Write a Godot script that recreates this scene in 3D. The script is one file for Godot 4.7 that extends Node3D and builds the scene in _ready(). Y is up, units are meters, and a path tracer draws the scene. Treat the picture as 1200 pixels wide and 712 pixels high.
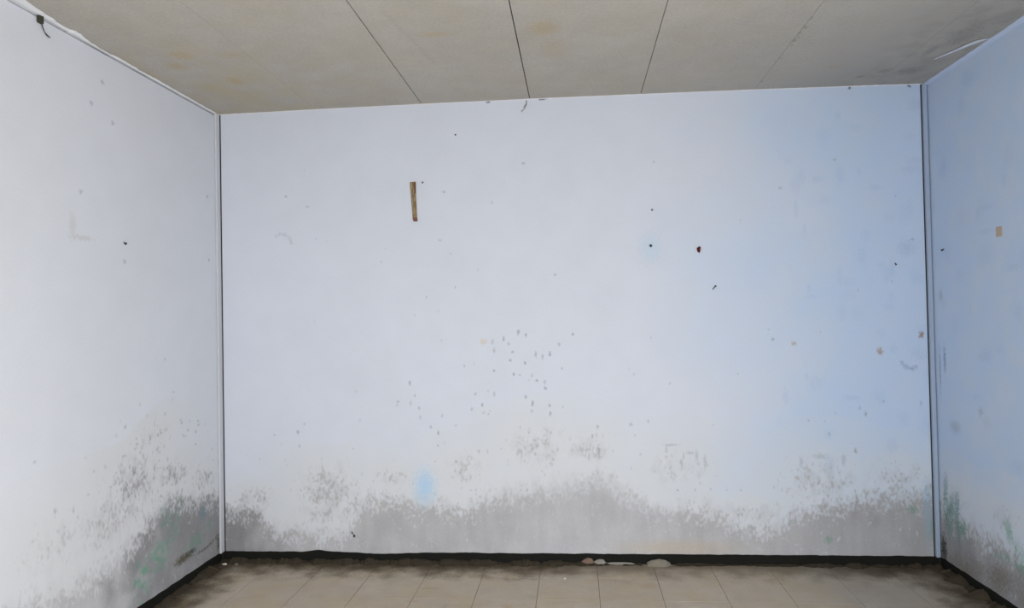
extends Node3D
# An empty, damp room: three whitewashed walls, a boarded ceiling and a tiled floor.
# Metres; x from the left wall, y up, the back wall at z = -D, the doorway behind the camera.

const W := 3.897
const H := 2.541
const D := 4.121
const FRONT := 0.40          # the wall with the doorway
const LEN := 4.521           # D + FRONT
const SKIRT := 0.0554
const TILE := 0.30
const BOARD := 0.6073

var uv_mode := 0             # 0 none, 1 plan, 2 back wall, 3 side wall
var base := Vector3.ZERO
var taken := {}
var tex := {}
var edge_noise := FastNoiseLite.new()
var ragged := FastNoiseLite.new()   # frays the outline of painted marks

# ------------------------------------------------------------------ mesh helpers
func uv_of(p: Vector3) -> Vector2:
	match uv_mode:
		1: return Vector2(p.x / W, (p.z + D) / LEN)
		2: return Vector2(p.x / W, 1.0 - p.y / (H + 0.03))
		3: return Vector2((p.z + D) / LEN, 1.0 - p.y / (H + 0.03))
	return Vector2(p.x + p.z, p.y)

func mb() -> SurfaceTool:
	var st := SurfaceTool.new()
	st.begin(Mesh.PRIMITIVE_TRIANGLES)
	st.set_smooth_group(-1)
	return st

func v(st: SurfaceTool, p: Vector3) -> void:
	st.set_uv(uv_of(p))
	st.add_vertex(p - base)

func tri(st: SurfaceTool, a: Vector3, b: Vector3, c: Vector3) -> void:   # a, b, c run anticlockwise seen from outside
	v(st, a); v(st, c); v(st, b)

func quad(st: SurfaceTool, a: Vector3, b: Vector3, c: Vector3, d: Vector3) -> void:
	tri(st, a, b, c); tri(st, a, c, d)

func box(st: SurfaceTool, lo: Vector3, hi: Vector3) -> void:
	var p := []
	for i in 8:
		p.append(Vector3(hi.x if i & 1 else lo.x, hi.y if i & 2 else lo.y, hi.z if i & 4 else lo.z))
	quad(st, p[4], p[5], p[7], p[6]); quad(st, p[1], p[0], p[2], p[3])
	quad(st, p[5], p[1], p[3], p[7]); quad(st, p[0], p[4], p[6], p[2])
	quad(st, p[6], p[7], p[3], p[2]); quad(st, p[0], p[1], p[5], p[4])

func bevel_box(st: SurfaceTool, lo: Vector3, hi: Vector3, b: float, lift: Variant = null) -> void:
	# a box whose twelve edges are chamfered by b
	var c := (lo + hi) / 2.0
	var h := (hi - lo) / 2.0
	var at := func(s: Vector3, axis: int) -> Vector3:
		var q := Vector3(h.x - b, h.y - b, h.z - b)
		q[axis] = h[axis]
		var r: Vector3 = c + s * q
		if lift != null:
			r.y += lift.call(r.x)
		return r
	for axis in 3:
		var a1 := (axis + 1) % 3
		var a2 := (axis + 2) % 3
		for s in [-1.0, 1.0]:
			var q := []
			for k in [[-1.0, -1.0], [1.0, -1.0], [1.0, 1.0], [-1.0, 1.0]]:
				var sg := Vector3.ZERO
				sg[axis] = s; sg[a1] = k[0]; sg[a2] = k[1]
				q.append(at.call(sg, axis))
			if s > 0: quad(st, q[0], q[1], q[2], q[3])
			else: quad(st, q[3], q[2], q[1], q[0])
		for s1 in [-1.0, 1.0]:
			for s2 in [-1.0, 1.0]:
				var e1 := Vector3.ZERO
				e1[axis] = -1.0; e1[a1] = s1; e1[a2] = s2
				var e2 := e1
				e2[axis] = 1.0
				var w := [at.call(e1, a1), at.call(e2, a1), at.call(e2, a2), at.call(e1, a2)]
				if s1 * s2 < 0: quad(st, w[0], w[1], w[2], w[3])
				else: quad(st, w[3], w[2], w[1], w[0])
	for i in 8:
		var s := Vector3(1.0 if i & 1 else -1.0, 1.0 if i & 2 else -1.0, 1.0 if i & 4 else -1.0)
		if s.x * s.y * s.z > 0: tri(st, at.call(s, 0), at.call(s, 1), at.call(s, 2))
		else: tri(st, at.call(s, 2), at.call(s, 1), at.call(s, 0))

func tube(st: SurfaceTool, pts: Array, rads: Array, n := 8) -> void:
	var rings := []
	for i in pts.size():
		var t: Vector3 = (pts[mini(i + 1, pts.size() - 1)] - pts[maxi(i - 1, 0)]).normalized()
		var a := t.cross(Vector3(0.31, 0.87, 0.38)).normalized()
		var b := t.cross(a)
		var ring := []
		for k in n:
			var w := TAU * k / n
			ring.append(pts[i] + (a * cos(w) + b * sin(w)) * rads[i])
		rings.append(ring)
	for i in pts.size() - 1:
		for k in n:
			quad(st, rings[i][k], rings[i][(k + 1) % n], rings[i + 1][(k + 1) % n], rings[i + 1][k])
	for k in n:
		tri(st, pts[0], rings[0][(k + 1) % n], rings[0][k])
		tri(st, pts[-1], rings[-1][k], rings[-1][(k + 1) % n])

func numbered(called: String) -> String:
	var n: int = taken.get(called, 0)
	taken[called] = n + 1
	return called if n == 0 else "%s_%03d" % [called, n]

func commit(st: SurfaceTool, m: Material) -> ArrayMesh:
	st.generate_normals()
	st.set_material(m)
	return st.commit()

func obj(called: String, st: SurfaceTool, m: Material, parent: Node3D = null) -> MeshInstance3D:
	var o := MeshInstance3D.new()
	o.mesh = commit(st, m)
	o.cast_shadow = GeometryInstance3D.SHADOW_CASTING_SETTING_ON
	if parent == null:
		o.name = numbered(called)
		add_child(o)
		o.position = base
	else:
		o.name = called
		parent.add_child(o, true)
		o.position = base - parent.position if parent.get_parent() == self else base
	return o

func struct(called: String, st: SurfaceTool, m: Material, label: String) -> MeshInstance3D:
	var o := obj(called, st, m)
	o.set_meta("kind", "structure")
	o.set_meta("label", label)
	o.set_meta("category", called.split("_")[0])
	return o

func thing(called: String, label: String, category: String, at: Vector3, group := "") -> Node3D:
	var o := Node3D.new()
	o.name = numbered(called)
	add_child(o)
	o.position = at
	return tag(o, label, category, group)

func tag(o: Node3D, label: String, category: String, group := "") -> Node3D:
	o.set_meta("label", label)
	o.set_meta("category", category)
	if group: o.set_meta("group", group)
	return o

func mat(r: int, g: int, b: int, rough := 0.9) -> StandardMaterial3D:
	var m := StandardMaterial3D.new()
	m.albedo_color = Color8(r, g, b)
	m.roughness = rough
	m.metallic_specular = 0.3
	return m

func noise(sd: int, freq: float, octaves := 1) -> FastNoiseLite:
	var n := FastNoiseLite.new()
	n.seed = sd
	n.noise_type = FastNoiseLite.TYPE_SIMPLEX_SMOOTH
	n.frequency = freq
	n.fractal_type = FastNoiseLite.FRACTAL_FBM if octaves > 1 else FastNoiseLite.FRACTAL_NONE
	n.fractal_octaves = octaves
	return n

func normals(sd: int, freq: float, strength: float) -> NoiseTexture2D:
	var t := NoiseTexture2D.new()
	t.noise = noise(sd, freq, 4)
	t.width = 1024; t.height = 1024
	t.seamless = true
	t.as_normal_map = true
	t.bump_strength = strength
	return t

func painted(called: String, rough: float, sd: int, freq: float, strength: float) -> StandardMaterial3D:
	var m := StandardMaterial3D.new()
	m.albedo_texture = tex[called]
	m.texture_repeat = false
	m.roughness = rough
	m.metallic_specular = 0.25
	return m

# ------------------------------------------------------------------ paint, damp, mould and dirt of the surfaces (wall metres)
const BACK_LINE := [0.008, 0.283, 0.124, 0.312, 0.199, 0.322, 0.257, 0.216, 0.346, 0.169, 0.42, 0.188, 0.568, 0.151, 0.715, 0.156, 0.791, 0.3, 0.84, 0.351, 0.913, 0.361, 1.034, 0.361, 1.072, 0.333, 1.202, 0.333, 1.321, 0.314, 1.392, 0.3, 1.464, 0.347, 1.56, 0.38, 1.772, 0.427, 1.889, 0.436, 2.03, 0.465, 2.123, 0.49, 2.178, 0.48, 2.236, 0.42, 2.327, 0.394, 2.394, 0.325, 2.711, 0.307, 2.765, 0.28, 2.844, 0.226, 3.022, 0.208, 3.111, 0.227, 3.157, 0.304, 3.356, 0.336, 3.488, 0.372, 3.792, 0.381, 3.897, 0.417]
const BACK_CLUSTERS := [[0.62, 0.40, 0.20, 0.17, 0.72], [0.58, 0.27, 0.2, 0.08, 0.6], [0.8, 0.275, 0.17, 0.14, 0.62], [0.98, 0.465, 0.12, 0.08, 0.5], [1.396, 0.511, 0.15, 0.12, 0.5], [1.80, 0.63, 0.22, 0.15, 0.55], [2.08, 0.62, 0.16, 0.12, 0.5], [2.535, 0.5, 0.2, 0.14, 0.46], [3.294, 0.44, 0.25, 0.16, 0.55], [3.686, 0.461, 0.2, 0.12, 0.55], [0.2, 0.36, 0.15, 0.07, 0.55], [2.95, 0.27, 0.25, 0.09, 0.55]]
const LEFT_LINE := [0.0, 0.36, 0.15, 0.41, 0.243, 0.42, 0.376, 0.44, 0.499, 0.48, 0.578, 0.48, 0.654, 0.46, 0.727, 0.43, 0.797, 0.40, 0.832, 0.37, 0.9, 0.345, 0.992, 0.325, 1.138, 0.315, 1.296, 0.31, 1.65, 0.34, 4.6, 0.34]
const LEFT_CLUSTERS := [[0.86, 0.62, 0.26, 0.18, 0.62], [0.5, 0.6, 0.2, 0.1, 0.5], [1.05, 0.5, 0.26, 0.15, 0.62], [1.35, 0.5, 0.3, 0.14, 0.45], [0.72, 0.82, 0.22, 0.12, 0.3], [0.2, 0.5, 0.2, 0.1, 0.5], [2.0, 0.5, 0.4, 0.12, 0.4], [3.0, 0.45, 0.5, 0.1, 0.45]]
const RIGHT_LINE := [0.0, 0.36, 0.056, 0.34, 0.219, 0.31, 0.414, 0.285, 0.523, 0.30, 0.656, 0.29, 0.743, 0.28, 4.6, 0.26]
const RIGHT_CLUSTERS := [[0.2, 0.4, 0.2, 0.1, 0.35], [0.6, 0.4, 0.2, 0.1, 0.35], [1.5, 0.4, 0.5, 0.1, 0.4]]
# spots of mould: u, v (drawn upright, a few millimetres wide)
const SPOTS := [1.704, 1.265, 1.746, 1.25, 1.623, 1.229, 1.649, 1.205, 1.561, 1.216, 1.57, 1.169, 1.672, 1.158, 1.659, 1.111, 1.739, 1.096, 1.799, 1.142, 1.836, 1.127, 1.928, 1.196, 2.004, 1.25, 1.876, 1.145, 1.709, 1.03, 1.775, 1.027, 1.802, 1.001, 1.844, 0.991, 1.849, 0.958, 1.739, 0.908, 1.776, 0.875, 1.771, 0.833, 1.87, 0.865, 1.874, 0.818, 1.461, 0.93, 1.498, 0.873, 1.565, 0.929, 1.402, 1.086, 1.568, 1.056, 1.676, 1.035, 1.502, 0.826, 1.44, 0.845, 1.095, 0.995, 1.024, 0.892, 1.096, 0.882, 1.121, 0.924, 1.144, 0.853, 1.15, 0.803, 1.273, 0.811, 1.207, 0.748, 1.25, 0.715, 1.246, 0.646, 0.457, 0.648, 0.448, 0.725, 1.474, 0.615, 1.521, 0.614, 2.134, 0.621, 2.308, 0.754, 2.099, 0.695, 2.128, 0.746, 1.755, 0.716, 1.872, 0.715, 3.069, 1.204, 3.822, 0.855, 3.51, 0.835, 3.632, 0.866, 3.539, 0.803, 3.482, 0.606, 3.348, 0.697]
const FAINT := [3.13, 2.014, 0.398, 2.059, 0.521, 1.996, 1.304, 2.052, 1.571, 1.986, 1.276, 1.786, 1.913, 1.58, 3.418, 2.155, 3.804, 1.719, 1.751, 2.198]

func along(line: Array, u: float) -> float:
	var i := 0
	while i + 3 < line.size() - 1 and line[i + 2] < u:
		i += 2
	return lerpf(line[i + 1], line[i + 3], clampf((u - line[i]) / maxf(line[i + 2] - line[i], 0.001), 0.0, 1.0))

func spot(buf: PackedByteArray, w: int, h: int, ppm: float, top: float, u: float, y: float, ru: float, rv: float, c: Color, much: float) -> void:
	# a soft-edged elliptical mark
	var x0 := maxi(0, int((u - ru * 1.5) * ppm))
	var x1 := mini(w - 1, int((u + ru * 1.5) * ppm) + 1)
	var y0 := maxi(0, int((top - y - rv * 1.5) * ppm))
	var y1 := mini(h - 1, int((top - y + rv * 1.5) * ppm) + 1)
	for py in range(y0, y1 + 1):
		for px in range(x0, x1 + 1):
			var du := ((px + 0.5) / ppm - u) / ru
			var dv := (top - (py + 0.5) / ppm - y) / rv
			var a := much * (1.0 - smoothstep(0.35, 1.5, sqrt(du * du + dv * dv) + 0.9 * ragged.get_noise_2d(px / ppm, py / ppm)))
			if a > 0.003:
				var o := (py * w + px) * 3
				buf[o] = int(lerpf(buf[o], c.r8, a)); buf[o + 1] = int(lerpf(buf[o + 1], c.g8, a)); buf[o + 2] = int(lerpf(buf[o + 2], c.b8, a))

func paint_wall(which: String) -> void:
	var ppm := 380.0 if which == "back" else 290.0
	var length := W if which == "back" else LEN
	var top := H + 0.03
	var w := int(length * ppm)
	var h := int(top * ppm)
	var buf := PackedByteArray()
	buf.resize(w * h * 3)
	var sd: int = {"back": 10, "left": 40, "right": 70}[which]
	var broad := noise(sd, 1.1, 2)
	var patch := noise(sd + 1, 4.5, 3)
	var grain := noise(sd + 2, 130.0)
	var flake := noise(sd + 3, 13.0, 3)
	var fleck := noise(sd + 4, 46.0, 3)
	var streak := noise(sd + 5, 9.0, 2)
	var line: Array = {"back": BACK_LINE, "left": LEFT_LINE, "right": RIGHT_LINE}[which]
	var clusters: Array = {"back": BACK_CLUSTERS, "left": LEFT_CLUSTERS, "right": RIGHT_CLUSTERS}[which]
	var tide := PackedFloat32Array()
	for px in w:
		tide.append(along(line, px / ppm))
	for py in h:
		var y := top - (py + 0.5) / ppm
		for px in w:
			var u := (px + 0.5) / ppm
			var n1 := broad.get_noise_2d(u, y)
			var n2 := patch.get_noise_2d(u, y)
			var n3 := grain.get_noise_2d(u, y * 0.7)
			# how much of the old blue coat shows through the whitewash
			var blue := 0.0
			match which:
				"back": blue = clampf(smoothstep(2.35, 3.75, u + 0.3 * n1) * 0.80 + 0.20 * n2 * smoothstep(2.0, 3.6, u) + 0.05 * n1, 0.0, 1.0)
				"right": blue = clampf(0.76 + 0.3 * n2, 0.0, 1.0)
				"left": blue = clampf(0.03 * n1 + 0.03, 0.0, 1.0)
			var r := 213.0
			var g := 219.0
			var b := 231.0
			if which == "left":
				r = 219.0; g = 222.5; b = 230.0
			r = lerpf(r, 183.0, blue); g = lerpf(g, 204.0, blue); b = lerpf(b, 232.0, blue)
			var shade := 2.0 * n1 + 2.0 * n2 + 2.0 * n3
			r += shade; g += shade; b += shade
			if y < tide[px] + 0.5:
				var s := clampf((tide[px] - y) / 0.085, -3.0, 1.6)
				var lift := -3.0
				for c in clusters:
					var du: float = (u - c[0]) / c[2]
					var dv: float = (y - c[1]) / c[3]
					var q := du * du + dv * dv
					if q < 5.0:
						lift = maxf(lift, -1.8 + 1.8 * (c[4] + 0.45) * exp(-q * 0.75))
				s = maxf(s, lift)
				if s > -2.6:
					var f := 1.15 * flake.get_noise_2d(u, y * 0.8) + 1.5 * fleck.get_noise_2d(u, y * 0.62)
					var soft := smoothstep(1.45, 1.8, u) * smoothstep(2.75, 2.3, u) * smoothstep(0.6, 0.42, y) if which == "back" else 0.0
					var veil := smoothstep(-0.7, 0.9, s + 0.9 * flake.get_noise_2d(u + 7.0, y * 0.7) + 0.5 * n2)
					var loss := smoothstep(-0.2, 0.95 + 0.5 * soft, s + f * (1.0 - 0.35 * soft))
					loss = (0.55 * loss + 0.37 * veil) * lerpf(0.6, 1.0, smoothstep(-1.2, 0.3, s)) * (1.0 - 0.22 * soft)
					var cream := smoothstep(-2.4, -0.6, s) * 0.45
					r = lerpf(r, 215.0, cream); g = lerpf(g, 216.0, cream); b = lerpf(b, 215.0, cream)
					var k := streak.get_noise_2d(u * 1.6, y * 0.35) * 6.0 + n3 * 6.0 + n2 * 8.0
					var grey := 174.0 + k + 8.0 * smoothstep(0.3, 0.05, y)
					var gb := 3.0
					if which == "back":
						grey -= 34.0 * smoothstep(0.5, 0.05, u + 0.15 * n2 + 0.2 * y) + 6.0 * smoothstep(0.4, 0.05, u) + 13.0 * smoothstep(2.9, 3.5, u + 0.2 * n2)
					if which == "left": grey -= 32.0 * smoothstep(1.15, 0.6, u + 0.3 * n2) - 14.0 * smoothstep(0.85, 1.25, u + 0.2 * n2)
					if which == "right":
						grey -= 16.0 + 18.0 * smoothstep(0.3, 0.05, y + 0.1 * n2) ; gb = 4.0
					r = lerpf(r, grey, loss); g = lerpf(g, grey, loss); b = lerpf(b, grey + gb, loss)
			var o := (py * w + px) * 3
			buf[o] = clampi(int(r), 0, 255); buf[o + 1] = clampi(int(g), 0, 255); buf[o + 2] = clampi(int(b), 0, 255)
	var rng := RandomNumberGenerator.new()
	rng.seed = sd
	var mould := Color8(120, 124, 132)
	var green := Color8(104, 150, 124)
	if which == "back":
		for i in range(0, SPOTS.size(), 2):
			spot(buf, w, h, ppm, top, SPOTS[i], SPOTS[i + 1], rng.randf_range(0.005, 0.008), rng.randf_range(0.006, 0.014), mould, rng.randf_range(0.2, 0.48))
		for i in range(0, FAINT.size(), 2):
			spot(buf, w, h, ppm, top, FAINT[i], FAINT[i + 1], 0.008, 0.007, mould, 0.28)
		for m in [[2.52, 0.644, 0.05, 0.007], [2.495, 0.62, 0.009, 0.025], [2.62, 0.6, 0.03, 0.009], [2.655, 0.585, 0.01, 0.03], [2.7, 0.55, 0.012, 0.04], [2.585, 0.585, 0.008, 0.02], [2.575, 0.53, 0.007, 0.025], [2.13, 0.6, 0.014, 0.05], [3.42, 0.56, 0.02, 0.03], [3.3, 0.58, 0.05, 0.014], [3.2, 0.55, 0.014, 0.03]]:
			spot(buf, w, h, ppm, top, m[0], m[1], m[2] * 0.7, m[3] * 0.9, mould, 0.2)
		# pale blue patches where the whitewash is rubbed off
		spot(buf, w, h, ppm, top, 1.165, 0.418, 0.06, 0.095, Color8(182, 210, 236), 0.7)
		spot(buf, w, h, ppm, top, 1.172, 0.43, 0.03, 0.05, Color8(170, 204, 234), 0.5)
		spot(buf, w, h, ppm, top, 2.437, 1.71, 0.06, 0.08, Color8(190, 212, 232), 0.5)
		# rust and tan marks
		spot(buf, w, h, ppm, top, 1.509, 1.217, 0.016, 0.015, Color8(216, 196, 170), 0.55)
		spot(buf, w, h, ppm, top, 3.622, 1.132, 0.013, 0.018, Color8(150, 124, 105), 0.6)
		spot(buf, w, h, ppm, top, 3.833, 1.214, 0.012, 0.016, Color8(140, 112, 100), 0.7)
		spot(buf, w, h, ppm, top, 3.18, 1.18, 0.014, 0.009, Color8(170, 150, 130), 0.5)
		spot(buf, w, h, ppm, top, 2.55, 0.09, 0.3, 0.04, Color8(196, 176, 150), 0.4)
		for k in 7:      # ring left by a hung object, and the smear by the corner
			spot(buf, w, h, ppm, top, 0.37 + 0.055 * cos(2.2 - 0.35 * k), 1.79 + 0.055 * sin(2.2 - 0.35 * k), 0.008, 0.01, mould, 0.16)
			spot(buf, w, h, ppm, top, 3.73 + 0.012 * k, 1.07 - 0.016 * k + 0.002 * k * k, 0.008, 0.012, Color8(120, 136, 165), 0.3)
		for k in 10:     # hair crack below the ceiling joint
			spot(buf, w, h, ppm, top, 1.774 - 0.0006 * k * k * 0.5, 2.54 - 0.006 * k, 0.004, 0.006, Color8(110, 110, 112), 0.7)
		for m in [[1.563, 2.546, 0.011], [1.862, 2.548, 0.018], [3.503, 2.535, 0.009], [3.809, 2.532, 0.010]]:
			spot(buf, w, h, ppm, top, m[0], m[1], m[2], 0.006, Color8(70, 72, 76), 0.7)
		for k in 110:    # small grey specks, mostly low down
			var t := rng.randf()
			spot(buf, w, h, ppm, top, rng.randf_range(0.1, 3.85), 0.4 + 1.9 * t * t * t, rng.randf_range(0.003, 0.006), rng.randf_range(0.004, 0.009), mould, rng.randf_range(0.1, 0.3))
		for k in 60:     # blue-grey smears on the right-hand part
			spot(buf, w, h, ppm, top, 3.86 - 0.75 * pow(rng.randf(), 1.6), rng.randf_range(0.5, 2.45), rng.randf_range(0.01, 0.04), rng.randf_range(0.01, 0.05), Color8(150, 176, 214), rng.randf_range(0.06, 0.18))
		for m in [[3.76, 0.3, 0.02, 0.02], [3.33, 0.14, 0.02, 0.02], [3.86, 0.2, 0.012, 0.05]]:
			spot(buf, w, h, ppm, top, m[0], m[1], m[2], m[3], green, 0.4)
		spot(buf, w, h, ppm, top, 3.84, 0.28, 0.022, 0.16, Color8(140, 170, 196), 0.5)
	elif which == "left":
		for m in [[0.595, 0.419, 0.035, 0.05, 0.5], [0.511, 0.342, 0.045, 0.07, 0.7], [0.689, 0.209, 0.09, 0.06, 0.7], [0.8, 0.2, 0.05, 0.05, 0.6], [0.622, 0.25, 0.06, 0.05, 0.6], [0.312, 0.19, 0.05, 0.03, 0.6], [0.365, 0.17, 0.04, 0.03, 0.5], [0.27, 0.22, 0.05, 0.04, 0.5], [0.8, 0.11, 0.05, 0.06, 0.5], [0.107, 0.236, 0.06, 0.03, 0.5], [0.58, 0.3, 0.03, 0.08, 0.4], [0.45, 0.44, 0.03, 0.03, 0.4]]:
			for k in 16:
				spot(buf, w, h, ppm, top, m[0] + m[2] * rng.randf_range(-1.1, 1.1), m[1] + m[3] * rng.randf_range(-1.1, 1.1), m[2] * rng.randf_range(0.12, 0.4), m[3] * rng.randf_range(0.12, 0.35), Color8(112, 162, 138), m[4] * rng.randf_range(0.25, 0.7))
		spot(buf, w, h, ppm, top, 0.219, 0.33, 0.03, 0.04, Color8(104, 136, 150), 0.5)
		spot(buf, w, h, ppm, top, 0.425, 0.15, 0.075, 0.02, Color8(86, 82, 68), 0.8)
		spot(buf, w, h, ppm, top, 0.35, 0.16, 0.04, 0.012, Color8(70, 68, 60), 0.7)
		for k in 8:
			spot(buf, w, h, ppm, top, 0.05 + 0.03 * k, 0.165 - 0.011 * k + 0.0009 * k * k, 0.02, 0.007, Color8(92, 88, 72), 0.5)
		spot(buf, w, h, ppm, top, 0.05, 0.12, 0.018, 0.045, Color8(80, 76, 62), 0.6)
		for m in [[0.902, 1.634], [1.126, 2.286], [1.05, 2.4], [0.98, 2.24], [0.12, 1.7], [0.13, 2.05], [1.2, 1.9]]:
			spot(buf, w, h, ppm, top, m[0], m[1], 0.011, 0.009, mould, 0.3)
		spot(buf, w, h, ppm, top, 1.19, 1.71, 0.06, 0.01, Color8(170, 166, 160), 0.25)
		spot(buf, w, h, ppm, top, 1.25, 1.75, 0.02, 0.05, Color8(186, 182, 176), 0.25)
		for k in 90:
			spot(buf, w, h, ppm, top, 0.72 + 0.5 * rng.randfn() * 0.6, 0.72 + 0.16 * rng.randfn(), rng.randf_range(0.005, 0.011), rng.randf_range(0.004, 0.010), mould, rng.randf_range(0.1, 0.35))
	else:
		for m in [[0.075, 0.346, 0.02, 0.05, 0.8], [0.1, 0.31, 0.03, 0.04, 0.6], [0.24, 0.253, 0.04, 0.04, 0.7], [0.149, 0.257, 0.06, 0.05, 0.4], [0.678, 0.34, 0.06, 0.05, 0.4], [0.716, 0.24, 0.05, 0.05, 0.6], [0.586, 0.219, 0.05, 0.03, 0.5], [0.15, 0.34, 0.05, 0.1, 0.35]]:
			for k in 5:
				spot(buf, w, h, ppm, top, m[0] + m[2] * rng.randf_range(-1, 1), m[1] + m[3] * rng.randf_range(-1, 1), m[2] * rng.randf_range(0.2, 0.6), m[3] * rng.randf_range(0.3, 0.7), Color8(96, 146, 124), m[4] * rng.randf_range(0.3, 0.65))
		for k in 14:
			spot(buf, w, h, ppm, top, 0.05 + 0.17 * rng.randf(), 0.2 + 0.25 * rng.randf(), 0.02, 0.06, Color8(110, 136, 140), 0.3)
			spot(buf, w, h, ppm, top, 0.1 + 0.9 * rng.randf(), 0.06 + 0.12 * rng.randf(), 0.08, 0.04, Color8(120, 116, 108), 0.35)
		spot(buf, w, h, ppm, top, 0.045, 0.11, 0.03, 0.06, Color8(62, 62, 58), 0.85)
		spot(buf, w, h, ppm, top, 0.112, 1.093, 0.012, 0.06, Color8(110, 130, 160), 0.5)
		spot(buf, w, h, ppm, top, 0.06, 1.03, 0.008, 0.12, Color8(110, 130, 160), 0.4)
		spot(buf, w, h, ppm, top, 0.44, 0.865, 0.02, 0.02, mould, 0.2)
		spot(buf, w, h, ppm, top, 0.2, 0.76, 0.05, 0.03, mould, 0.2)
		spot(buf, w, h, ppm, top, 0.09, 1.42, 0.02, 0.03, mould, 0.2)
		for k in 70:
			spot(buf, w, h, ppm, top, 1.6 * rng.randf(), rng.randf_range(0.4, 2.5), rng.randf_range(0.01, 0.06), rng.randf_range(0.01, 0.05), Color8(146, 172, 214) if k % 3 else Color8(176, 182, 192), rng.randf_range(0.06, 0.18))
	tex[which] = ImageTexture.create_from_image(Image.create_from_data(w, h, false, Image.FORMAT_RGB8, buf))

func paint_plan(which: String) -> void:
	# floor and ceiling, seen in plan: x to the right, distance from the back wall downwards
	var ppm := 250.0
	var w := int(W * ppm)
	var h := int(LEN * ppm)
	var buf := PackedByteArray()
	buf.resize(w * h * 3)
	var floor_ := which == "floor"
	var sd := 100 if floor_ else 130
	var broad := noise(sd, 1.3, 2)
	var patch := noise(sd + 1, 6.0, 3)
	var grain := noise(sd + 2, 55.0, 3)
	var warm := noise(sd + 3, 3.0, 3)
	for py in h:
		var s := (py + 0.5) / ppm
		for px in w:
			var x := (px + 0.5) / ppm
			var n1 := broad.get_noise_2d(x, s)
			var n2 := patch.get_noise_2d(x, s)
			var n3 := grain.get_noise_2d(x, s)
			var n4 := warm.get_noise_2d(x, s)
			var r: float
			var g: float
			var b: float
			if floor_:
				var k := 5.0 * n1 + 7.0 * n2 + 5.0 * n3
				r = 200.0 + k; g = 187.0 + k; b = 170.0 + k
				var yellow := clampf(0.3 + 1.2 * n4, 0.0, 1.0) * 0.35
				r = lerpf(r, 196.0, yellow); g = lerpf(g, 176.0, yellow); b = lerpf(b, 138.0, yellow)
				# trodden and washed-down dirt along the walls
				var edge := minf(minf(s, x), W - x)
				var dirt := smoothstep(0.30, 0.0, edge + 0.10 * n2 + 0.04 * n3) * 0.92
				if x > 1.9 and s < edge + 0.01: dirt *= 1.0 - 0.55 * smoothstep(1.75, 2.15, x) * smoothstep(3.6, 3.2, x)
				var grime := 0.3 * smoothstep(2.7, 3.6, x + 0.3 * n1)
				r = lerpf(r, 118.0, grime); g = lerpf(g, 117.0, grime); b = lerpf(b, 113.0, grime)
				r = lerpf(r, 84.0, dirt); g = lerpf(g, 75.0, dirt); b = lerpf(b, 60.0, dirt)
			else:
				var k := 3.0 * n1 + 4.0 * n2 + 8.0 * n3
				r = 178.0 + k; g = 174.0 + k; b = 167.0 + k
				var yellow := clampf(0.35 + n4, 0.0, 1.0) * (0.18 + 0.5 * smoothstep(1.4, 0.1, x) * smoothstep(1.5, 0.4, s))
				r = lerpf(r, 178.0, yellow); g = lerpf(g, 167.0, yellow); b = lerpf(b, 140.0, yellow)
				var grey := smoothstep(2.4, 3.7, x) * 0.45
				r = lerpf(r, 158.0 + k, grey); g = lerpf(g, 158.0 + k, grey); b = lerpf(b, 157.0 + k, grey)
				var mould := smoothstep(3.0, 3.95, x) * clampf(0.35 + 0.9 * n2 + 0.8 * n3, 0.0, 1.0) * 0.45
				r = lerpf(r, 122.0, mould); g = lerpf(g, 123.0, mould); b = lerpf(b, 121.0, mould)
			var o := (py * w + px) * 3
			buf[o] = clampi(int(r), 0, 255); buf[o + 1] = clampi(int(g), 0, 255); buf[o + 2] = clampi(int(b), 0, 255)
	var rng := RandomNumberGenerator.new()
	rng.seed = sd
	if floor_:
		for k in 50:
			spot(buf, w, h, ppm, 0.0, W * rng.randf(), -0.9 * rng.randf(), rng.randf_range(0.01, 0.06), rng.randf_range(0.01, 0.05), [Color8(180, 150, 112), Color8(150, 146, 120), Color8(176, 160, 150)][k % 3], rng.randf_range(0.1, 0.35))
		spot(buf, w, h, ppm, 0.0, 1.94, -0.21, 0.14, 0.04, Color8(214, 210, 202), 0.4)
	else:
		for m in [[1.455, 1.002, 0.07, 0.03, 0.5], [1.918, 1.006, 0.06, 0.07, 0.6], [1.95, 0.75, 0.06, 0.12, 0.2], [0.30, 0.93, 0.05, 0.05, 0.6], [0.2, 0.8, 0.04, 0.05, 0.6], [0.36, 0.55, 0.03, 0.06, 0.6], [0.5, 0.9, 0.06, 0.04, 0.35], [3.32, 0.33, 0.04, 0.03, 0.3]]:
			spot(buf, w, h, ppm, 0.0, m[0], -m[1], m[2], m[3], Color8(176, 148, 104), m[4] * 0.55)
		for k in 8:      # faint pencil line between two joints
			spot(buf, w, h, ppm, 0.0, 1.30 + 0.012 * k, -1.25 + 0.085 * k, 0.012, 0.05, Color8(150, 148, 145), 0.14)
		for m in [[3.59, 0.237, 0.03, 0.03], [3.5, 0.16, 0.02, 0.02], [3.686, 0.515, 0.02, 0.06], [3.72, 0.22, 0.06, 0.05], [3.75, 0.7, 0.05, 0.12]]:
			spot(buf, w, h, ppm, 0.0, m[0], -m[1], m[2], m[3], Color8(112, 112, 108), 0.3)
		for k in 10:
			spot(buf, w, h, ppm, 0.0, 3.012 + 0.01 * rng.randf(), -1.2 * rng.randf(), 0.006, 0.015, Color8(110, 108, 104), 0.3)
	tex[which] = ImageTexture.create_from_image(Image.create_from_data(w, h, false, Image.FORMAT_RGB8, buf))

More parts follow.
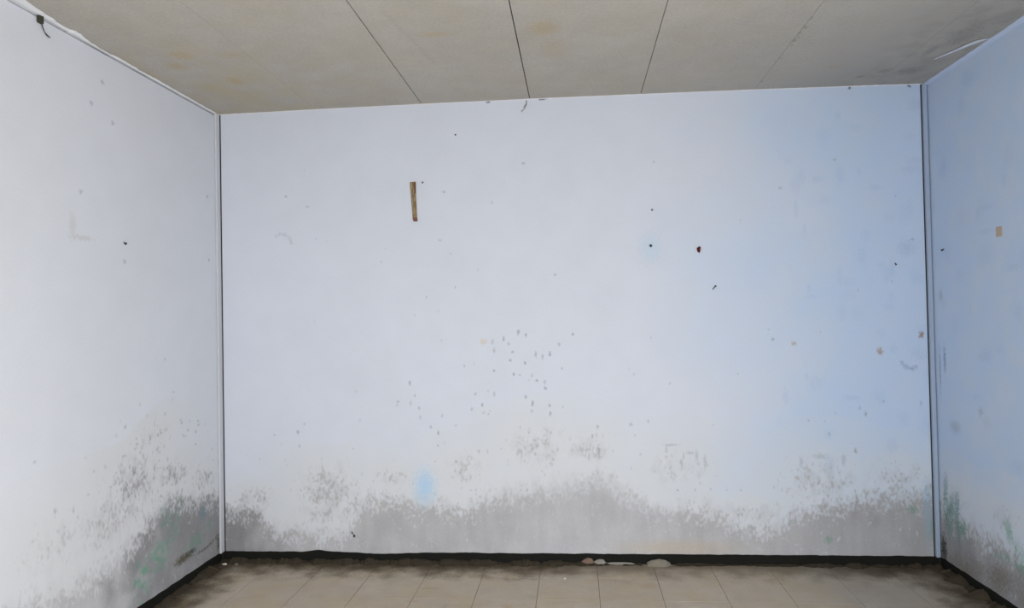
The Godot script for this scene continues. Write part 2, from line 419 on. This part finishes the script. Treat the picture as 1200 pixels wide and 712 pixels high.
# ------------------------------------------------------------------ the shell
func bow(x: float) -> float:                     # the boards rise a little towards the middle of the room
	var t := (x - W / 2.0) / (W / 2.0)
	return 0.012 * (1.0 - t * t)

func foot(u: float, sd: float) -> float:         # the lower edge of the plaster
	var y := SKIRT + 0.0035 * edge_noise.get_noise_2d(u * 9.0, sd) + 0.0012 * edge_noise.get_noise_2d(u * 60.0, sd)
	if sd == 0.0:
		y += 0.011 * exp(-pow((u - 0.56) / 0.06, 2.0)) - 0.009 * exp(-pow((u - 0.93) / 0.16, 2.0))
	return y

func plaster(at: Callable, u0: float, u1: float, top: Callable, sd: float, m: Material, step := 0.02) -> SurfaceTool:
	# a coat of plaster 15 mm thick; at(u, y, depth) gives the point
	var st := mb()
	var n := int(ceil((u1 - u0) / step))
	for i in n:
		var a := lerpf(u0, u1, float(i) / n)
		var b := lerpf(u0, u1, float(i + 1) / n)
		var ya := foot(a, sd)
		var yb := foot(b, sd)
		var ta: float = top.call(a)
		var tb: float = top.call(b)
		quad(st, at.call(a, ya, 0.0), at.call(b, yb, 0.0), at.call(b, tb, 0.0), at.call(a, ta, 0.0))
		quad(st, at.call(a, ya, 0.015), at.call(b, yb, 0.015), at.call(b, yb, 0.0), at.call(a, ya, 0.0))
		quad(st, at.call(a, ta, 0.0), at.call(b, tb, 0.0), at.call(b, tb, 0.015), at.call(a, ta, 0.015))
	for e in [u0, u1]:
		var y := foot(e, sd)
		var t: float = top.call(e)
		quad(st, at.call(e, y, 0.0), at.call(e, y, 0.015), at.call(e, t, 0.015), at.call(e, t, 0.0))
	return st

func add_masonry(o: MeshInstance3D, lo: Vector3, hi: Vector3, m: Material) -> void:
	var st := mb()
	uv_mode = 0
	box(st, lo, hi)
	st.generate_normals()
	st.set_material(m)
	o.mesh = st.commit(o.mesh)

func skirting(called: String, at: Callable, u0: float, u1: float, sd: float, m: Material, label: String) -> MeshInstance3D:
	var st := mb()
	var n := int((u1 - u0) / 0.02)
	for i in n:
		var a := lerpf(u0, u1, float(i) / n)
		var b := lerpf(u0, u1, float(i + 1) / n)
		quad(st, at.call(a, 0.0, 0.003), at.call(b, 0.0, 0.003), at.call(b, foot(b, sd), 0.003), at.call(a, foot(a, sd), 0.003))
	for e in [u0, u1]:
		quad(st, at.call(e, 0.0, 0.003), at.call(e, 0.0, 0.015), at.call(e, foot(e, sd), 0.015), at.call(e, foot(e, sd), 0.003))
	return struct(called, st, m, label)

func dirt_line(at: Callable, u0: float, u1: float, sd: float, m: Material, gain: Callable) -> SurfaceTool:
	var st := mb()
	var n := int((u1 - u0) / 0.012)
	var rows := []
	for i in n + 1:
		var u := lerpf(u0, u1, float(i) / n)
		var k := clampf(0.42 + 0.75 * edge_noise.get_noise_2d(u * 6.0, sd + 20.0) + 0.3 * edge_noise.get_noise_2d(u * 40.0, sd + 30.0), 0.06, 1.0) * float(gain.call(u))
		var hgt := 0.0008 + 0.029 * k
		var wid := 0.010 + 0.075 * k + 0.006 * minf(1.0, k * 4.0) * edge_noise.get_noise_2d(u * 90.0, sd + 40.0)
		rows.append([at.call(u, hgt, 0.002), at.call(u, hgt * 0.8, -wid * 0.3), at.call(u, hgt * 0.35, -wid * 0.65), at.call(u, 0.0004, -wid)])
	for i in n:
		for j in 3:
			quad(st, rows[i][j], rows[i][j + 1], rows[i + 1][j + 1], rows[i + 1][j])
	return st

func nail(at: Vector3, normal: Vector3, r: float, out: float, m: Material, lean: Vector3, label: String) -> void:
	var t := thing("nail", label, "nail", at)
	base = at
	var tip := at + normal * out + lean
	var st := mb()
	tube(st, [at - normal * 0.012, at, tip], [r * 0.55, r * 0.55, r * 0.55], 7)
	obj("shank", st, m, t)
	st = mb()
	var d := (tip - at).normalized()
	tube(st, [tip, tip + d * 0.0012, tip + d * 0.0024], [r, r * 1.08, r * 0.75], 10)
	obj("head", st, m, t)
	base = Vector3.ZERO

func mound(st: SurfaceTool, at: Vector3, size: Vector3, sd: int) -> void:
	# a small broken lump: an uneven cushion of triangles
	var rng := RandomNumberGenerator.new()
	rng.seed = sd
	var n := 12
	var rings := []
	for r in [[1.0, 0.0], [0.9, 0.45], [0.62, 0.82]]:
		var ring := []
		for k in n:
			var a := TAU * k / n
			var q: float = r[0] * rng.randf_range(0.78, 1.1)
			ring.append(at + Vector3(cos(a) * size.x * q, size.y * r[1] * rng.randf_range(0.8, 1.1) + 0.0003, sin(a) * size.z * q))
		rings.append(ring)
	var crown := at + Vector3(0, size.y, 0)
	for k in n:
		var j := (k + 1) % n
		for r in 2:
			quad(st, rings[r][j], rings[r][k], rings[r + 1][k], rings[r + 1][j])
		tri(st, rings[2][j], rings[2][k], crown)
		tri(st, rings[0][k], rings[0][j], at)

func chip(at: Vector3, size: Vector3, sd: int, m: Material, label: String, called := "paint_chip", category := "chip") -> void:
	base = at
	var st := mb()
	mound(st, at, size, sd)
	tag(obj(called, st, m), label, category)
	base = Vector3.ZERO

# ------------------------------------------------------------------
func _ready() -> void:
	# camera
	var cam := Camera3D.new()
	cam.name = "camera"
	cam.fov = 44.126
	cam.near = 0.05
	cam.position = Vector3(2.0237, 1.3445, 0.0)
	cam.rotation_order = EULER_ORDER_YXZ
	cam.rotation = Vector3(0.0185, 0.0846, -0.0195)
	add_child(cam)
	cam.current = true
	# sky and exposure
	var sky_mat := ProceduralSkyMaterial.new()
	sky_mat.sky_top_color = Color(0.50, 0.62, 0.80)
	sky_mat.sky_horizon_color = Color(0.82, 0.86, 0.90)
	sky_mat.ground_bottom_color = Color(0.45, 0.43, 0.40)
	sky_mat.ground_horizon_color = Color(0.62, 0.60, 0.57)
	var sky := Sky.new()
	sky.sky_material = sky_mat
	var env := Environment.new()
	env.background_mode = Environment.BG_SKY
	env.sky = sky
	env.background_energy_multiplier = 1.0
	env.tonemap_mode = Environment.TONE_MAPPER_LINEAR
	env.tonemap_exposure = 1.0
	env.sdfgi_enabled = true
	env.ssao_enabled = true
	env.ssil_enabled = true
	var we := WorldEnvironment.new()
	we.name = "world_environment"
	we.environment = env
	add_child(we)
	# daylight that comes in through the two open doorways: one behind the camera, one in the right wall beside it
	for d in [["doorway_daylight", Vector3(2.15, 0.57, FRONT + 0.05), 0.0, 1.2, 8.1], ["side_doorway_daylight", Vector3(W + 0.05, 0.57, -0.20), PI / 2.0, 0.95, 6.0]]:
		var day := AreaLight3D.new()
		day.name = d[0]
		day.area_size = Vector2(d[3], 1.1)
		day.light_color = Color(1.0, 0.998, 0.99)
		day.light_energy = d[4]
		day.position = d[1]
		day.rotation.y = d[2]
		day.area_range = 12.0
		day.area_attenuation = 2.0
		day.shadow_enabled = true
		add_child(day)

	edge_noise.seed = 5
	edge_noise.frequency = 1.0
	edge_noise.noise_type = FastNoiseLite.TYPE_SIMPLEX_SMOOTH

	ragged.seed = 8
	ragged.frequency = 55.0
	ragged.noise_type = FastNoiseLite.TYPE_SIMPLEX_SMOOTH

	var jobs := []
	for which in ["back", "left", "right"]:
		jobs.append(WorkerThreadPool.add_task(paint_wall.bind(which)))
	for which in ["floor", "ceiling"]:
		jobs.append(WorkerThreadPool.add_task(paint_plan.bind(which)))
	for j in jobs:
		WorkerThreadPool.wait_for_task_completion(j)

	var back_m := painted("back", 0.85, 1, 0.02, 2.0)
	var left_m := painted("left", 0.85, 2, 0.02, 2.0)
	var right_m := painted("right", 0.85, 3, 0.02, 2.0)
	var floor_m := painted("floor", 0.6, 4, 0.02, 1.0)
	var ceiling_m := painted("ceiling", 0.95, 5, 0.02, 1.0)
	for m in [back_m, left_m, right_m, ceiling_m]:
		m.normal_enabled = true
		m.normal_texture = normals(9, 0.012, 3.0)
		m.normal_scale = 0.12
	var masonry := mat(70, 66, 60)
	var tar := mat(24, 25, 21, 0.8)
	var gap_dark := mat(40, 37, 33)
	var white_paint := mat(222, 224, 228, 0.7)
	var blue_paint := mat(186, 201, 226, 0.7)
	var blue_batten := mat(160, 176, 200, 0.7)
	var batten_paint := mat(206, 209, 216, 0.7)
	var dirt := mat(70, 63, 51, 1.0)
	var iron := mat(58, 55, 54, 0.6)
	var grout := mat(112, 104, 92)
	var wood := mat(138, 112, 80, 0.8)
	var wood_grain := NoiseTexture2D.new()
	wood_grain.noise = noise(31, 0.03, 3)
	wood_grain.width = 128; wood_grain.height = 128
	var ramp := Gradient.new()
	ramp.set_color(0, Color8(100, 82, 60)); ramp.set_color(1, Color8(184, 166, 130))
	wood_grain.color_ramp = ramp
	wood.albedo_color = Color.WHITE
	wood.albedo_texture = wood_grain
	wood.uv1_triplanar = true
	wood.uv1_scale = Vector3(30, 4, 30)
	var wood_end := mat(128, 88, 78, 0.85)

	# ---- the setting
	var at_back := func(u: float, y: float, d: float) -> Vector3: return Vector3(u, y, -D - d)
	var at_left := func(u: float, y: float, d: float) -> Vector3: return Vector3(-d, y, -D + u)
	var at_right := func(u: float, y: float, d: float) -> Vector3: return Vector3(W + d, y, -D + u)
	var top_back := func(u: float) -> float: return H + bow(u) + 0.004
	var top_left := func(_u: float) -> float: return H - 0.0145
	var top_right := func(_u: float) -> float: return H - 0.006

	uv_mode = 2
	var o := struct("wall_back", plaster(at_back, 0.0188, W - 0.0308, top_back, 0.0, back_m), back_m, "whitewashed back wall with grey rising damp and mould along its foot")
	add_masonry(o, Vector3(-0.15, 0.0, -D - 0.16), Vector3(W + 0.15, H + 0.03, -D - 0.0149), masonry)
	uv_mode = 3
	o = struct("wall_left", plaster(at_left, 0.0, LEN, top_left, 3.0, left_m), left_m, "whitewashed left wall with green-tinged damp in its far lower corner")
	add_masonry(o, Vector3(-0.16, 0.0, -D - 0.0149), Vector3(-0.0149, H + 0.03, FRONT), masonry)
	uv_mode = 3
	o = struct("wall_right", plaster(at_right, 0.0, 3.40, top_right, 6.0, right_m), right_m, "pale blue right wall with grey and green damp at its foot")
	add_masonry(o, Vector3(W + 0.0149, 0.0, -D - 0.0149), Vector3(W + 0.16, H + 0.03, -D + 3.40), masonry)
	add_masonry(o, Vector3(W, 2.05, -D + 3.40), Vector3(W + 0.16, H + 0.03, FRONT), white_paint)
	add_masonry(o, Vector3(W, 0.0, FRONT - 0.08), Vector3(W + 0.16, 2.05, FRONT), white_paint)
	# the wall with the open doorway, behind the camera
	uv_mode = 0
	var st := mb()
	box(st, Vector3(-0.16, 0.0, FRONT), Vector3(1.35, H + 0.03, FRONT + 0.15))
	box(st, Vector3(2.65, 0.0, FRONT), Vector3(W + 0.16, H + 0.03, FRONT + 0.15))
	box(st, Vector3(1.35, 2.05, FRONT), Vector3(2.65, H + 0.03, FRONT + 0.15))
	struct("wall_front", st, white_paint, "white wall with an open doorway, behind the camera")

	# floor: bed with tiles laid on it
	st = mb()
	box(st, Vector3(-0.16, -0.16, -D - 0.16), Vector3(W + 0.16, -0.0022, FRONT + 0.15))
	var floor_o := struct("floor", st, grout, "floor of square beige-grey tiles, dirty along the walls")
	uv_mode = 1
	var rng := RandomNumberGenerator.new()
	rng.seed = 77
	var xs := [0.0]
	var x := 0.0095 + TILE
	while x < W - 0.02:
		xs.append(x); x += TILE
	xs.append(W)
	xs[0] = -0.002
	var zs := [-D]
	var z := -D + 0.2293
	while z < FRONT - 0.02:
		zs.append(z); z += TILE
	zs.append(FRONT)
	for i in xs.size() - 1:
		for j in zs.size() - 1:
			var lo := Vector3(xs[i] + 0.0011, -0.012, zs[j] + 0.0011)
			var hi := Vector3(xs[i + 1] - 0.0011, rng.randf_range(-0.0005, 0.0004), zs[j + 1] - 0.0011)
			base = Vector3((lo.x + hi.x) / 2.0, 0.0, (lo.z + hi.z) / 2.0)
			st = mb()
			bevel_box(st, lo, hi, 0.0009)
			obj("floor_tile", st, floor_m, floor_o)
	base = Vector3.ZERO

	# ceiling: backing with boards nailed under it
	uv_mode = 0
	st = mb()
	box(st, Vector3(-0.16, H + 0.03, -D - 0.16), Vector3(W + 0.16, H + 0.18, FRONT + 0.15))
	var ceiling_o := struct("ceiling", st, gap_dark, "ceiling of wide beige boards running towards the back wall, brown-stained and grey with mould")
	uv_mode = 1
	var gaps := [0.0012, 0.0050, 0.0046, 0.0029, 0.0014, 0.0010]
	var edges := [0.0]
	for k in 6:
		edges.append(0.5803 + k * BOARD)
	edges.append(W)
	for k in 7:
		var g0: float = 0.0 if k == 0 else gaps[k - 1] / 2.0
		var g1: float = 0.0 if k == 6 else gaps[k] / 2.0
		base = Vector3((edges[k] + edges[k + 1]) / 2.0, H, (FRONT - D) / 2.0)
		st = mb()
		bevel_box(st, Vector3(edges[k] + g0, H, -D), Vector3(edges[k + 1] - g1, H + 0.012, FRONT), 0.0006, bow)
		obj("ceiling_board", st, ceiling_m, ceiling_o)
	base = Vector3.ZERO
	uv_mode = 0

	# skirtings, tarred black
	o = skirting("baseboard_back", at_back, 0.0, W, 0.0, tar, "black skirting below the back wall, chipped and buried in dirt")
	st = mb()
	mound(st, Vector3(2.062, 0.0, -D + 0.004), Vector3(0.040, 0.034, 0.014), 21)
	obj("exposed_brick", st, mat(128, 106, 94), o)
	st = mb()
	mound(st, Vector3(2.125, 0.0, -D + 0.004), Vector3(0.035, 0.028, 0.016), 22)
	mound(st, Vector3(2.24, 0.0, -D + 0.004), Vector3(0.09, 0.012, 0.012), 23)
	obj("mortar_patch", st, mat(150, 146, 138), o)
	skirting("baseboard_left", at_left, 0.0, LEN, 3.0, tar, "black skirting along the foot of the left wall")
	skirting("baseboard_right", at_right, 0.0, 3.40, 6.0, tar, "black skirting along the foot of the right wall")

	# battens in the two far corners
	st = mb()
	bevel_box(st, Vector3(0.0, 0.052, -D - 0.004), Vector3(0.0115, H - 0.004, -D + 0.042), 0.003)
	struct("trim_1", st, batten_paint, "narrow white cover batten in the far left corner")
	st = mb()
	bevel_box(st, Vector3(W - 0.0245, 0.052, -D - 0.004), Vector3(W - 0.003, H - 0.004, -D + 0.020), 0.004)
	struct("trim_2", st, blue_batten, "narrow pale blue cover batten in the far right corner")

	# broken plaster fillets under the ceiling
	st = mb()
	var fil := func(s: float) -> float:
		var w := 0.010
		if s > 0.70 and s < 0.80: w = 0.005
		elif s > 0.98 and s < 1.10: w = 0.003
		elif s >= 1.10 and s < 1.28: w = 0.004 + 0.024 * smoothstep(1.10, 1.27, s)
		elif s >= 1.28 and s < 1.36: w = 0.014
		elif s >= 1.36: w = 0.022 + 0.020 * smoothstep(1.36, 1.6, s)
		return maxf(0.0025, w + 0.005 * edge_noise.get_noise_2d(s * 22.0, 50.0) + 0.002 * edge_noise.get_noise_2d(s * 90.0, 51.0))
	var n := 240
	for i in n:
		var a := LEN * i / n
		var b := LEN * (i + 1) / n
		var wa: float = fil.call(a)
		var wb: float = fil.call(b)
		var ha := 0.004 + 0.25 * minf(wa, 0.02)
		var hb := 0.004 + 0.25 * minf(wb, 0.02)
		quad(st, Vector3(-0.014, H - ha, -D + b), Vector3(-0.014, H - ha, -D + a), Vector3(wa * 0.6, H - ha, -D + a), Vector3(wb * 0.6, H - hb, -D + b))
		quad(st, Vector3(wb * 0.6, H - hb, -D + b), Vector3(wa * 0.6, H - ha, -D + a), Vector3(wa, H + bow(wa), -D + a), Vector3(wb, H + bow(wb), -D + b))
	struct("trim_3", st, white_paint, "broken white plaster fillet between the left wall and the ceiling")
	st = mb()
	for i in n:
		var a := LEN * i / n
		var b := LEN * (i + 1) / n
		var wa := maxf(0.004, 0.017 + 0.006 * edge_noise.get_noise_2d(a * 14.0, 60.0))
		var wb := maxf(0.004, 0.017 + 0.006 * edge_noise.get_noise_2d(b * 14.0, 60.0))
		quad(st, Vector3(W + 0.002, H - 0.012, -D + a), Vector3(W + 0.002, H - 0.012, -D + b), Vector3(W - wb * 0.7, H - 0.007, -D + b), Vector3(W - wa * 0.7, H - 0.007, -D + a))
		quad(st, Vector3(W - wa * 0.7, H - 0.007, -D + a), Vector3(W - wb * 0.7, H - 0.007, -D + b), Vector3(W - wb, H + 0.001, -D + b), Vector3(W - wa, H + 0.001, -D + a))
	struct("trim_4", st, blue_paint, "pale blue plaster fillet between the right wall and the ceiling")
	st = mb()
	n = 300
	var bead := func(u: float) -> float:
		return 0.003 + 0.004 * maxf(0.0, edge_noise.get_noise_2d(u * 16.0, 70.0) + 0.5 * edge_noise.get_noise_2d(u * 60.0, 71.0))
	for i in n:
		var a := W * i / n
		var b := W * (i + 1) / n
		var ra: float = bead.call(a)
		var rb: float = bead.call(b)
		quad(st, Vector3(a, H + bow(a) - ra, -D), Vector3(b, H + bow(b) - rb, -D), Vector3(b, H + bow(b) + 0.001, -D + rb * 1.6), Vector3(a, H + bow(a) + 0.001, -D + ra * 1.6))
	struct("trim_5", st, white_paint, "ragged bead of whitewash where the back wall meets the ceiling")

	# ---- dirt that nobody could count
	for part in [[0.0, 2.35, "low ridge of dark dirt and crumbs along the left two thirds of the back skirting"], [2.53, W, "low ridge of dark dirt and crumbs along the back skirting, right of the mortar mound"]]:
		st = dirt_line(at_back, part[0], part[1], 0.0, dirt, func(u: float) -> float: return 1.0 - 0.6 * smoothstep(1.7, 2.2, u) * smoothstep(3.5, 3.0, u))
		o = obj("dirt_ridge", st, dirt)
		tag(o, part[2], "dirt").set_meta("kind", "stuff")
	st = dirt_line(at_left, 0.09, LEN - 0.01, 7.0, dirt, func(u: float) -> float: return 1.0)
	o = obj("dirt_ridge", st, dirt)
	tag(o, "low ridge of dark dirt and crumbs along the foot of the left wall", "dirt").set_meta("kind", "stuff")
	st = dirt_line(at_right, 0.10, 3.38, 14.0, dirt, func(u: float) -> float: return 1.3)
	o = obj("dirt_ridge", st, dirt)
	tag(o, "low ridge of dark dirt and crumbs along the foot of the right wall", "dirt").set_meta("kind", "stuff")

	# ---- things on the walls
	# the wooden strip: tapered, chamfered, with a broken reddish lower end
	var sp := Vector3(1.141, 2.005, -D)
	var strip := thing("wooden_strip", "thin tapered strip of weathered brown wood fixed upright on the back wall", "strip", sp)
	base = sp
	st = mb()
	var prof := [[2.114, 1.1150, 1.1460], [2.09, 1.1165, 1.1462], [2.04, 1.1195, 1.1472], [1.98, 1.1235, 1.1498], [1.916, 1.1275, 1.1520]]
	strip_shape(st, prof, 0.008)
	obj("shaft", st, wood, strip)
	st = mb()
	strip_shape(st, [[1.916, 1.1275, 1.1520], [1.903, 1.1280, 1.1540], [1.893, 1.1330, 1.1530]], 0.0085)
	obj("broken_end", st, wood_end, strip).set_meta("label", "reddish broken lower end")
	st = mb()
	strip_shape(st, [[2.1145, 1.137, 1.1475], [2.08, 1.139, 1.1475], [2.05, 1.1415, 1.1475]], 0.0095)
	obj("bark_edge", st, mat(112, 74, 58), strip).set_meta("label", "darker reddish edge near the top")
	base = Vector3.ZERO

	var bz := Vector3(0, 0, 1)
	nail(Vector3(1.187, 2.114, -D), bz, 0.0045, 0.012, iron, Vector3(0.001, -0.006, 0), "small dark nail just right of the top of the wooden strip")
	nail(Vector3(2.437, 1.723, -D), bz, 0.0065, 0.010, iron, Vector3(0.0, -0.002, 0), "dark nail in the middle of a pale blue patch on the back wall")
	nail(Vector3(1.378, 2.370, -D), bz, 0.0045, 0.010, iron, Vector3(0.0, -0.002, 0), "dark nail high on the back wall near the ceiling, right of the wooden strip")
	nail(Vector3(3.713, 1.595, -D), bz, 0.0045, 0.010, iron, Vector3(0.001, -0.008, 0), "dark nail on the bluish right end of the back wall near the corner batten")
	nail(Vector3(2.449, 1.916, -D), bz, 0.0055, 0.006, mat(118, 118, 122), Vector3(0, 0, 0), "small grey nail above the pale blue patch on the back wall")
	nail(Vector3(2.763, 1.478, -D), bz, 0.0055, 0.014, mat(96, 96, 100), Vector3(0.013, 0.016, 0), "grey nail bent up to the right, below the red wall plug")
	nail(Vector3(0.0, 1.718, -D + 0.907), Vector3(1, 0, 0), 0.006, 0.010, iron, Vector3(0, -0.006, 0), "only dark nail in the middle of the left wall")
	nail(Vector3(W, 1.650, -D + 0.138), Vector3(-1, 0, 0), 0.006, 0.010, iron, Vector3(0, -0.004, 0), "dark nail on the right wall close to the corner batten")

	# the red plug, torn on one side
	var pp := Vector3(2.694, 1.693, -D)
	var plug := thing("wall_plug", "dark red torn plastic plug sticking out of the back wall", "plug", pp)
	base = pp
	st = mb()
	tube(st, [pp + Vector3(0.004, -0.014, -0.004), pp + Vector3(-0.002, -0.006, 0.006), pp + Vector3(-0.004, 0.004, 0.008), pp + Vector3(0.006, 0.014, 0.004)], [0.004, 0.0085, 0.0095, 0.006], 9)
	obj("sleeve", st, mat(92, 34, 32, 0.5), plug)
	st = mb()
	tube(st, [pp + Vector3(0.006, -0.008, -0.003), pp + Vector3(0.011, -0.002, 0.002), pp + Vector3(0.011, 0.006, -0.003)], [0.003, 0.0055, 0.003], 7)
	obj("chipped_rim", st, mat(214, 196, 196), plug).set_meta("label", "pale chipped rim beside the plug")
	base = Vector3.ZERO

	# scrap stuck low on the damp wall
	var sc := Vector3(0.763, 0.147, -D)
	var scrap := thing("dried_scrap", "small brownish dried scrap stuck to the damp back wall near the floor", "scrap", sc)
	base = sc
	st = mb()
	tube(st, [sc + Vector3(-0.014, 0.022, 0.001), sc + Vector3(-0.009, 0.014, 0.005), sc + Vector3(-0.004, 0.008, 0.003)], [0.002, 0.005, 0.002], 7)
	obj("stalk", st, mat(122, 118, 96), scrap)
	st = mb()
	tube(st, [sc + Vector3(0.0, 0.005, 0.001), sc + Vector3(0.003, -0.003, 0.005), sc + Vector3(0.001, -0.01, 0.001)], [0.003, 0.007, 0.003], 8)
	obj("lump", st, mat(74, 70, 56), scrap)
	base = Vector3.ZERO

	# cable stub hanging from the top of the left wall
	var cp := Vector3(0.0, 2.518, -D + 1.437)
	var cable := thing("cable_stub", "dark stub with a thin drooping wire at the top of the left wall", "cable", cp)
	base = cp
	st = mb()
	bevel_box(st, cp + Vector3(0.0, -0.014, -0.012), cp + Vector3(0.016, 0.020, 0.014), 0.004)
	obj("clip", st, mat(66, 68, 58), cable)
	st = mb()
	tube(st, [cp + Vector3(0.01, -0.010, -0.004), cp + Vector3(0.008, -0.024, -0.012), cp + Vector3(0.006, -0.036, -0.024), cp + Vector3(0.005, -0.044, -0.038), cp + Vector3(0.006, -0.048, -0.055)], [0.003, 0.0022, 0.0018, 0.003, 0.0022], 7)
	obj("wire", st, mat(84, 84, 80), cable)
	base = Vector3.ZERO

	# tan scrap on the right wall
	var tp := Vector3(W, 1.684, -D + 0.641)
	base = tp
	st = mb()
	bevel_box(st, tp + Vector3(-0.0018, -0.022, -0.024), tp + Vector3(0.0, 0.022, 0.024), 0.0007)
	tag(obj("paper_scrap", st, mat(184, 168, 152)), "small tan square scrap stuck on the blue right wall", "scrap")
	base = Vector3.ZERO

	# flake of paint peeling off the ceiling in the right corner
	var fp := Vector3(3.80, H, -D + 0.52)
	base = fp
	st = mb()
	var fl := [[3.752, 0.40, 0.006, 0.002], [3.768, 0.46, 0.016, 0.003], [3.786, 0.53, 0.022, 0.005], [3.802, 0.59, 0.028, 0.006], [3.820, 0.635, 0.034, 0.005], [3.850, 0.655, 0.026, 0.003]]
	for i in fl.size() - 1:
		var a: Array = fl[i]
		var b: Array = fl[i + 1]
		var pa := Vector3(a[0], H - a[3], -D + a[1])
		var pb := Vector3(b[0], H - b[3], -D + b[1])
		var qa := Vector3(a[0] + a[2], H - a[3] * 0.7, -D + a[1] - a[2] * 0.3)
		var qb := Vector3(b[0] + b[2], H - b[3] * 0.7, -D + b[1] - b[2] * 0.3)
		quad(st, pa, qa, qb, pb)
		quad(st, pb + Vector3(0, 0.0012, 0), qb + Vector3(0, 0.0012, 0), qa + Vector3(0, 0.0012, 0), pa + Vector3(0, 0.0012, 0))
		quad(st, pa, pb, pb + Vector3(0, 0.0012, 0), pa + Vector3(0, 0.0012, 0))
	tag(obj("peeling_flake", st, mat(212, 218, 230, 0.7)), "curled flake of pale paint peeling off the ceiling by the right wall", "flake")
	base = Vector3.ZERO

	# chips on the floor
	var chip_m := mat(206, 202, 192)
	chip(Vector3(0.040, 0.0, -D + 0.062), Vector3(0.016, 0.008, 0.010), 1, chip_m, "pale chip of plaster on the dirt in the far left corner")
	chip(Vector3(0.108, 0.0, -D + 0.060), Vector3(0.011, 0.006, 0.008), 2, mat(150, 144, 132), "greyish chip right of the pale one in the far left corner")
	chip(Vector3(1.940, 0.0, -D + 0.240), Vector3(0.0055, 0.006, 0.007), 3, mat(236, 236, 232), "tiny white chip on the floor tiles near the middle of the back wall")
	chip(Vector3(2.44, 0.0, -D + 0.020), Vector3(0.070, 0.036, 0.024), 5, mat(134, 128, 116), "grey mound of fallen mortar against the middle of the back skirting", "mortar_lump", "mortar")

func strip_shape(st: SurfaceTool, prof: Array, thick: float) -> void:
	# rows of [height, left, right], flat back on the wall and chamfered front edges
	var rows := []
	for p in prof:
		var c: float = minf(0.002, (p[2] - p[1]) * 0.2)
		rows.append([Vector3(p[1], p[0], -D), Vector3(p[1], p[0], -D + thick - c), Vector3(p[1] + c, p[0], -D + thick), Vector3(p[2] - c, p[0], -D + thick), Vector3(p[2], p[0], -D + thick - c), Vector3(p[2], p[0], -D)])
	for i in rows.size() - 1:
		for j in 5:
			quad(st, rows[i + 1][j], rows[i + 1][j + 1], rows[i][j + 1], rows[i][j])
	for r in [rows[0], rows[-1]]:
		for j in range(1, 5):
			tri(st, r[0], r[j], r[j + 1])
